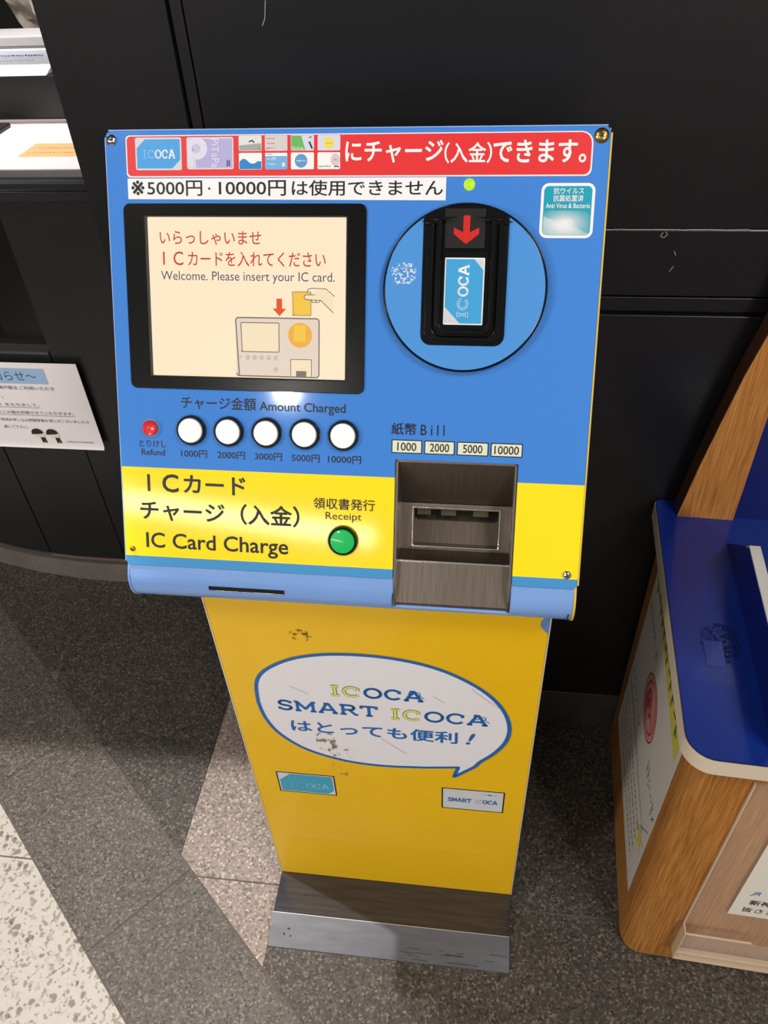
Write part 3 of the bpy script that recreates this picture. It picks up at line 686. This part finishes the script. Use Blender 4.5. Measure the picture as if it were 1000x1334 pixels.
# glints on wrinkled film, painted as pale flecks left on the reader face
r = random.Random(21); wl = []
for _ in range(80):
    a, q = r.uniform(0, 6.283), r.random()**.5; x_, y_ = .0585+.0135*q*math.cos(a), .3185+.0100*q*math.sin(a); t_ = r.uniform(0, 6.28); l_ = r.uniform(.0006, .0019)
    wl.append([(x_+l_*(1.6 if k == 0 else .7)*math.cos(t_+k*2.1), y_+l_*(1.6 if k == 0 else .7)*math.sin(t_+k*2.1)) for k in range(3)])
tag(put('film_glints', flats(wl, .0108), mat('glint_pale', (226, 236, 246), .1, coat=1.), rd, H), 'whitish painted glints on wrinkled film')

# bill slot recess
uL, uR = .0545, .1805
rc_ = put('bill_recess', join([
    # upper slanted face, frame (four bars), lower lip face
    prism([(.1310, -.0005), (.1290, -.0005), (.0765, -.0460), (.0765, -.0475), (.1310, -.0475)], uL, uR),
    boxes([(uL, .0240, -.0475, .0705, .0770, -.0440), (.1660, .0240, -.0475, uR, .0770, -.0440), (.0705, .0720, -.0475, .1660, .0770, -.0440), (.0705, .0240, -.0475, .1660, .0285, -.0440)]),
    prism([(.0240, -.0475), (.0240, -.0440), (.0178, -.0150), (-.0290, -.0100), (-.0330, -.0130), (-.0310, -.0150), (.0140, -.0190), (.0200, -.0475)], uL, uR),
    prism([(.1310, -.0005), (.1310, -.0475), (.015, -.0475), (.0120, -.03), (-.0330, -.016), (-.0340, -.0110), (-.0200, -.0015), (-.010, -.0005)], uL, uL+.0022),
    prism([(.1310, -.0005), (.1310, -.0475), (.015, -.0475), (.0120, -.03), (-.0330, -.016), (-.0340, -.0110), (-.0200, -.0015), (-.010, -.0005)], uR-.0022, uR)]), steel, mc, H)
put('recess_edge', box(uL+.002, .0168, -.0158, uR-.002, .0186, -.0142), steel_edge, rc_, H)
put('recess_edge', box(uL+.002, .0752, -.0452, uR-.002, .0762, -.0444), steel_edge, rc_, H)
put('slot_frame', plate([rrect(.0690, .0270, .1675, .0735, .001, 2), rrect(.0708, .0288, .1657, .0717, .001, 2)], -.0442, -.0425, .0004), steel_edge, rc_, H)
put('slot_cavity', join([boxes([(.0705, .028, -.0740, .1660, .030, -.0470), (.0705, .0700, -.0740, .1660, .0720, -.0470), (.0700, .0280, -.0740, .0715, .0720, -.0470), (.1650, .0280, -.0740, .1665, .0720, -.0470)]),
    prism([(.0290, -.0475), (.0290, -.0500), (.0560, -.0600), (.0700, -.0735), (.0280, -.0735)], .0705, .1660)]), worn('slot_metal', (92, 82, 72), (120, 108, 96), 6, .3, .7, .4, .8, (200, 4, 4)), rc_, H)
put('slot_line', boxes([(.0740, .0548, -.0598, .1625, .0562, -.0590)]), blackm, rc_, H)
gt = mat('clear_guide', (84, 78, 60), .15, alpha=.8)
for (a, b) in ((.0740, .0895), (.1010, .1180), (.1370, .1540)):
    put('note_guide', box(a, .0625, -.0600, b, .0695, -.0500, .0008), gt, rc_, H)
# slot in the lower lip
def lipM(theta):
    v = cV-rr*math.sin(math.radians(theta)); n = cN+rr*math.cos(math.radians(theta))
    return H @ Matrix.Translation((0, v, n)) @ Matrix.Rotation(math.radians(theta), 4, 'X')
put('receipt_slot', join([plate([rrect(-.1555, -.0026, -.0680, .0026, .0006, 2)], -.002, .0005)]), mat('slot_black', (6, 6, 6), .6), mc, lipM(21))
put('slot_lip', box(-.1475, -.0030, -.001, -.0690, -.0022, .0010, .0003), chrome, mc, lipM(21))
tag(put('paint_chip', strokes([[(.0541, .0008), (.0536, -.006), (.0539, -.010), (.0535, -.015)]], .0012, .0006), blackm, mc, lipM(8)), 'chipped black paint')
tag(put('paint_chip', strokes([[(.2440, -.002), (.2432, -.009), (.2430, -.013)]], .0012, .0006), blackm, mc, lipM(30)), 'chipped black paint')

# pedestal
yel = worn('pedestal_yellow', (228, 178, 6), (236, 188, 10), 3, .3, .7, .34, coat=.25)
x0, x1 = -.1865, .2315
put('pedestal_body', box(x0+.001, .004, .016, x1-.001, .262, .7915, .002), mat('body_grey', (150, 148, 140), .4), mc)
MP = Matrix.Rotation(math.pi/2, 4, 'X')
pf = put('pedestal_panel', plate([rrect(x0, .0158, x1, .7915, .001, 2)], 0, .0038, .0006), yel, mc, Matrix.Translation((0, .0038, 0)) @ MP)
trim = mat('trim_pale', (216, 206, 180), .35, .3)
for xx in (x0-.0014, x1-.0002): put('edge_trim', box(xx, -.0008, .016, xx+.0016, .004, .7915), trim, mc)
def pp(name, me, m): return put(name, me, m, pf, MP)
bl = mmm([(-149, 556), (-145, 600), (-130, 629), (-97, 655), (-60, 669.5), (-18, 676), (31, 675.5), (78, 667), (119, 650), (158, 621), (184, 587), (197, 548), (196, 511), (182, 477), (161, 448)])
bl2 = mmm([(83, 421), (19, 416), (-38, 422), (-92, 444), (-128, 480), (-144, 518), (-149, 556)])
loop = smooth_loop(bl)+mmm([(154, 434), (125, 402), (131, 429)])+smooth_loop(bl2)[:-1]
sh = [(x+.004, z-.003) for x, z in loop]
pp('bubble_print', plate([sh], .0000, .0002), mat('bubble_shadow', (188, 140, 10), .5))
pp('bubble_print', plate([loop], .0002, .0005), mat('bubble_white', (226, 222, 226), .35))
pp('bubble_outline', strokes([loop+[loop[0]]], .0055, .0008), mat('bubble_blue', (28, 98, 170), .4))
bi = MATS['bubble_blue']; lime = mat('lime_print', (224, 226, 110), .4); olive = mat('olive_ink', (70, 84, 40), .5)
pp('lettering', slab('IC', -.045, .5855, -.003, .6075, .0052, .0009), olive); pp('lettering', slab('IC', -.045, .5855, -.003, .6075, .0034, .0011), lime)
pp('lettering', slab('OCA', .002, .5855, .082, .6075, .0046, .0009), bi)
def eyes(x, z, s=1.): 
    pp('lettering', strokes([arc(x-.0045*s, z, .0032*s, 0, 360, 10), arc(x+.0045*s, z, .0032*s, 0, 360, 10), [(x+.006*s, z-.003*s), (x+.013*s, z-.010*s)]], .0014, .0009), bi)
eyes(.070, .6020); eyes(.158, .5575)
pp('lettering', slab('SMART', -.122, .5425, .019, .5655, .0046, .0009), bi)
pp('lettering', slab('IC', .035, .5405, .078, .5640, .0052, .0009), olive); pp('lettering', slab('IC', .035, .5405, .078, .5640, .0034, .0011), lime)
pp('lettering', slab('OCA', .083, .5405, .169, .5640, .0046, .0009), bi)
put('lettering', text_mesh('はとっても便利', -.109, .4905, .128, .5190, .0009, .02), bi, pf, MP)
put('lettering', text_mesh('!', .140, .4915, .152, .5190, .0009, .02, .3), bi, pf, MP)
# two printed cards below the balloon
def pcard(pts, inner, m):
    pp('card_outline', strokes([mmm(pts+[pts[0]])], .0022, .0004), ink); pp('card_print', flat(mmm(pts), .0003), mat('print_silver', (206, 206, 212), .4)); pp('card_print', flat(mmm(inner), .0005), m)
pcard([(-149, 315), (-59, 315), (-59, 372), (-149, 372)], [(-146, 318), (-72, 318), (-62, 328), (-62, 369), (-128, 369), (-146, 350)], mat('card_teal', (64, 156, 186), .4))
pp('lettering', slab('IC', -.133, .331, -.108, .346, .0022, .0007), mat('faint_teal', (92, 168, 190), .4)); pp('lettering', slab('OCA', -.105, .331, -.069, .346, .0024, .0007), mat('pale_teal', (130, 190, 205), .4))
pcard([(108, 307.5), (201, 307.5), (201, 367), (108, 367)], [(111, 310.5), (198, 310.5), (198, 364), (111, 364)], mat('card_silver', (200, 202, 206), .4))
pp('lettering', slab('SMART', .117, .330, .152, .341, .0020, .0007), bi); pp('lettering', slab('IC', .158, .330, .169, .341, .0018, .0007), mat('pale_ink', (170, 190, 200), .5)); pp('lettering', slab('OCA', .170, .330, .192, .341, .0020, .0007), bi)
pp('card_print', strokes([mmm([(168, 357), (190, 357)])], .0006, .0007), gi); pp('card_print', strokes([mmm([(177, 357), (182, 357)])], .003, .0007), bi)
# wear on the pedestal
def stain(name, rgb, thr, sc_=90):
    m = mat(name, rgb, .7); tcs = N(m, 'ShaderNodeTexCoord').outputs['Object']; n = noise(m, sc_, 5, tcs, .65)
    r_ = N(m, 'ShaderNodeMapRange'); r_.inputs[1].default_value = thr; r_.inputs[2].default_value = thr+.12; r_.inputs[4].default_value = .85
    L(m, n.outputs[0], r_.inputs[0]); L(m, r_.outputs[0], bsdf(m).inputs['Alpha']); return m
smd = stain('smudge_brown', (120, 100, 72), .50); sms = stain('smudge_dark', (60, 44, 20), .50, 120)
def blob(cx_, cz_, rx, rz, m, z=.0013, sd=1):
    r = random.Random(sd); pp('scuff', flat([(cx_+rx*math.cos(a/14*6.283)*r.uniform(.75, 1.1), cz_+rz*math.sin(a/14*6.283)*r.uniform(.75, 1.1)) for a in range(14)], z), m)
blob(-.073, .708, .016, .013, sms, .0004, 2); blob(-.060, .470, .016, .030, smd, .0013, 3); blob(-.040, .440, .022, .028, stain('smudge_pale', (150, 130, 96), .56), .00135, 5)
blob(-.045, .400, .014, .030, stain('smudge_pale', (150, 130, 96), .56), .0004, 6)
for l in ([(.145, .622), (.165, .600), (.185, .582)], [(.095, .60), (.11, .587)], [(.02, .49), (.055, .455)], [(-.10, .60), (-.075, .585)]):
    pp('scratch', strokes([l], .0006, .0012), mat('scratch_grey', (150, 145, 150), .6))
tag(pp('blue_patch', flat(mmm([(231, 775), (226, 772), (221.5, 763), (221, 755), (225, 748), (231, 741)]), .0004), mat('patch_blue', (96, 128, 190), .4)), 'bare blue patch at the top right corner')
# foot plate
footm = worn('foot_steel_dim', (66, 65, 70), (88, 86, 92), 5, .3, .75, .18, .6, (2, 30, 30))  # same steel as the ramp, darkened to paint its dim reflection
ft = put('foot_plate', prism([(-.0715, 0), (-.0715, .0150), (.285, .0150), (.285, 0)], -.1875, .2297), footm, mc)
put('foot_ramp', prism([(-.1245, 0), (-.1245, .0025), (-.0715, .0150), (-.0715, 0)], -.1875, .2297), worn('ramp_steel_lit', (92, 92, 99), (112, 112, 119), 5, .3, .75, .35, .35, (2, 10, 10)), ft)  # lighter copy of the foot steel, painting the light on the slope
MR = Matrix.Translation((0, -.1245, .0025)) @ Matrix.Rotation(math.atan2(.0125, .053), 4, 'X')
put('bright_edge', box(-.1875, -.0723, .01495, .2297, -.0712, .01530), mat('worn_edge', (190, 188, 190), .4, .3), ft)
r = random.Random(11)
put('scuff', strokes([[(.06+r.uniform(0, .15), .006+r.uniform(0, .03))]*1 for _ in range(0)]+[[(x_, y_), (x_+r.uniform(.004, .03), y_-r.uniform(0, .001))] for x_, y_ in [(r.uniform(.04, .2), r.uniform(.004, .025)) for _ in range(16)]], .0009, .0003, False), mat('scuff_dark', (40, 38, 38), .6), ft, MR)
put('scuff', flats([circle(-.155, .030, .003, 8, .0015), circle(-.162, .021, .002, 8), circle(-.15, .019, .0015, 8)], .0003), MATS['scuff_dark'], ft, MR)

# ------------------------------------------------------------------ wooden stamp desk on the right
OK = (.418, -.068, 0); RK = -math.radians(2.8)
kd = thing('stamp_desk', 'wooden desk with a blue top and cream edge right of the machine', 'desk', OK, rot=RK)
MK = W[kd.name]
oak = wood('oak_veneer', (112, 66, 22), (166, 108, 46), (198, 142, 74))
blue_t = worn('royal_blue_laminate', (16, 42, 128), (21, 49, 140), 6, .3, .7, .25, coat=.3)
cream = mat('cream_edge', (214, 196, 174), .4)
put('cabinet_body', prism(rrect(0, 0, .62, .43, 0, 8, rs=(.032, 0, 0, 0)), .004, .612, 'z'), oak, kd, MK, smooth=True)
tp = put('desk_top', prism(rrect(-.021, -.021, .66, .443, 0, 10, rs=(.036, 0, 0, .012)), .612, .6385, 'z'), cream, kd, MK, smooth=True)
put('top_surface', plate([rrect(-.0195, -.0195, .659, .4425, 0, 10, rs=(.034, 0, 0, .011))], .6385, .6400), blue_t, kd, MK)
put('seal_line', strokes([[(-.0195, .43)]+arc(-.0195+.034, -.0195+.034, .034, 180, 270, 10)+[(.65, -.0195)]], .0012, .6402), blackm, kd, MK)
# upright: tapering oak side post, its unlit left side painted dark
up = [(.010, .640), (.092, .640), (.092, 1.25), (.089, 1.25), (.076, 1.06), (.060, .955), (.047, .894), (.035, .819), (.022, .735)]
put('post', prism(up, .405, .440, 'y'), [wood('oak_post', (124, 74, 28), (184, 120, 54), (210, 148, 78), .45)], kd, MK)
edge = [(.0094, .640), (.0100, .640), (.0220, .735), (.0350, .819), (.0470, .894), (.0600, .955), (.0760, 1.06), (.0890, 1.25), (.0882, 1.25), (.0752, 1.06), (.0592, .955), (.0462, .894), (.0342, .819), (.0212, .735)]
put('post_shaded_side', prism(edge, .4052, .440, 'y'), mat('oak_side_shade', (84, 52, 34), .45), kd, MK)
navy = mat('navy_panel', (14, 26, 96), .3, coat=.3)
put('back_board', box(.0925, .412, .640, .62, .428, 1.05, .001), navy, kd, MK)
sp_ = prism([(.352, .640), (-.0, .640), (-.0, .712), (.270, .712)], .0762, .0895, 'x')
put('side_board', sp_, navy, kd, MK)
put('board_edge', join([prism([(.0, .7121), (.270, .7121), (.270, .7145), (.0, .7145)], .0758, .0898), prism([(.270, .7121), (.270, .7145), (.2795, .7030), (.2775, .7030)], .0758, .0898)]), mat('white_edge', (214, 208, 200), .4), kd, MK)
# stamp-ink smudge on the blue top
m_ = stain('ink_smudge', (12, 30, 84), .46, 260)
put('ink_smudge', flat(circle(.040, .158, .026, 24, .034), .6404), m_, kd, MK)
put('clear_patch', plate([rrect(.018, .118, .042, .160, .002, 3)], .6400, .6408, .0003), mat('clear_tape', (22, 50, 140), .3, coat=.5), kd, MK)

# poster on the left side (u = 0 face): local x = -v (towards the viewer's right), local y = z
ML = MK @ Matrix(((0, 0, -1, 0), (-1, 0, 0, 0), (0, 1, 0, 0), (0, 0, 0, 1)))
ps = tag(put('stamp_poster', plate([mmm([(-392, 112), (-52, 112), (-48, 563), (-386, 563)])], .0005, .0012), mat('poster_paper', (206, 198, 188), .4), None, ML), 'white poster with a red round stamp on the left side of the desk', 'poster')
def po(name, me, m): return put(name, me, m, ps, ML)
red_i = mat('stamp_red', (176, 64, 70), .5)
po('yellow_print', flat(mmm([(-380, 528), (-60, 500), (-60, 553), (-380, 556)]), .0014), mat('poster_yellow', (196, 186, 70), .5))
po('heading_print', strokes(scribble(-.360, -.075, .531, .030, 51, .024), .0050, .0016), mat('poster_ink', (84, 84, 70), .5))
po('stamp_print', strokes([arc(-.222, .392, .054, 0, 360, 28), arc(-.222, .392, .042, 0, 360, 24)]+[arc(-.222+random.uniform(-.02, .02), .392+random.uniform(-.02, .02), random.uniform(.008, .018), random.uniform(0, 90), random.uniform(180, 330), 6) for _ in range(12)], .0040, .0016), red_i)
po('stamp_print', flat(circle(-.222, .392, .050, 28), .0014), mat('stamp_pink', (196, 132, 128), .5))
tl = mat('poster_teal', (90, 130, 150), .5)
po('lettering', strokes([l for k in range(4) for l in scribble(-.37, -.10, .150+.026*k, .006, 60+k, .011)], .0026, .0016), gi)
po('rule', strokes([[(-.38, .262), (-.08, .262)], [(-.38, .270), (-.20, .270)], [(-.1, .246), (-.06, .30)]], .0018, .0016), tl)
po('lettering', strokes(scribble(-.37, -.25, .300, .018, 71, .016)+scribble(-.37, -.27, .470, .018, 72, .016)+scribble(-.15, -.065, .34, .03, 73, .012), .0030, .0016), tl)
po('star_print', flat([(-.085+(.030 if k % 2 else .011)*math.cos(k*math.pi/5), .235+(.030 if k % 2 else .011)*math.sin(k*math.pi/5)) for k in range(10)], .0015), MATS['poster_yellow'])

# acrylic leaflet holder and its paper on the front
MF = MK @ Matrix.Rotation(math.pi/2, 4, 'X')        # local x = u, y = z, z = out of the front
acr = mat('acrylic', (236, 220, 204), .08, alpha=.13, coat=.6)
acr_e = mat('acrylic_edge', (226, 200, 170), .2, alpha=.75)
ah = tag(thing('leaflet_holder', 'clear acrylic leaflet holder fixed to the front of the wooden desk', 'holder', (MF @ Vector((.3, .06, .02)))[:], rot=RK), 'clear acrylic leaflet holder fixed to the front of the wooden desk', 'holder')
put('back_plate', plate([rrect(.0740, .060, .520, .575, .003, 3)], .0008, .0038), acr, ah, MF)
put('front_pocket', plate([mmm([(74, 60), (520, 60), (520, 150), (200, 150), (180, 150), (165, 158), (76, 158)])], .0190, .0215), acr, ah, MF)
put('pocket_base', box(.0740, .0585, .0038, .520, .0612, .0215), acr_e, ah, MF)
put('edge_line', join([box(.0728, .060, .0008, .0745, .575, .0048), box(.0728, .0585, .0008, .0745, .158, .0215), box(.0735, .1570, .0190, .170, .1584, .0218), box(.0735, .0585, .0195, .520, .0605, .0218), box(.0735, .083, .0190, .520, .0838, .0217)]), acr_e, ah, MF)
po2 = tag(put('leaflet', plate([rrect(.1240, .215, .420, .56, 0)], .0042, .0048), mat('leaflet_paper', (228, 220, 206), .45), None, MF), 'white printed leaflet inside the clear acrylic holder', 'leaflet')
lettering('JR', (139, 283, 152, 297), .0050, mat('leaflet_blue', (40, 110, 170), .5), po2, MF, .02, shear=.3)
lettering('新神戸', (144, 254, 190, 270), .0050, ink, po2, MF, .02)
lettering('皆さま', (140, 229, 186, 244), .0050, ink, po2, MF, .01)
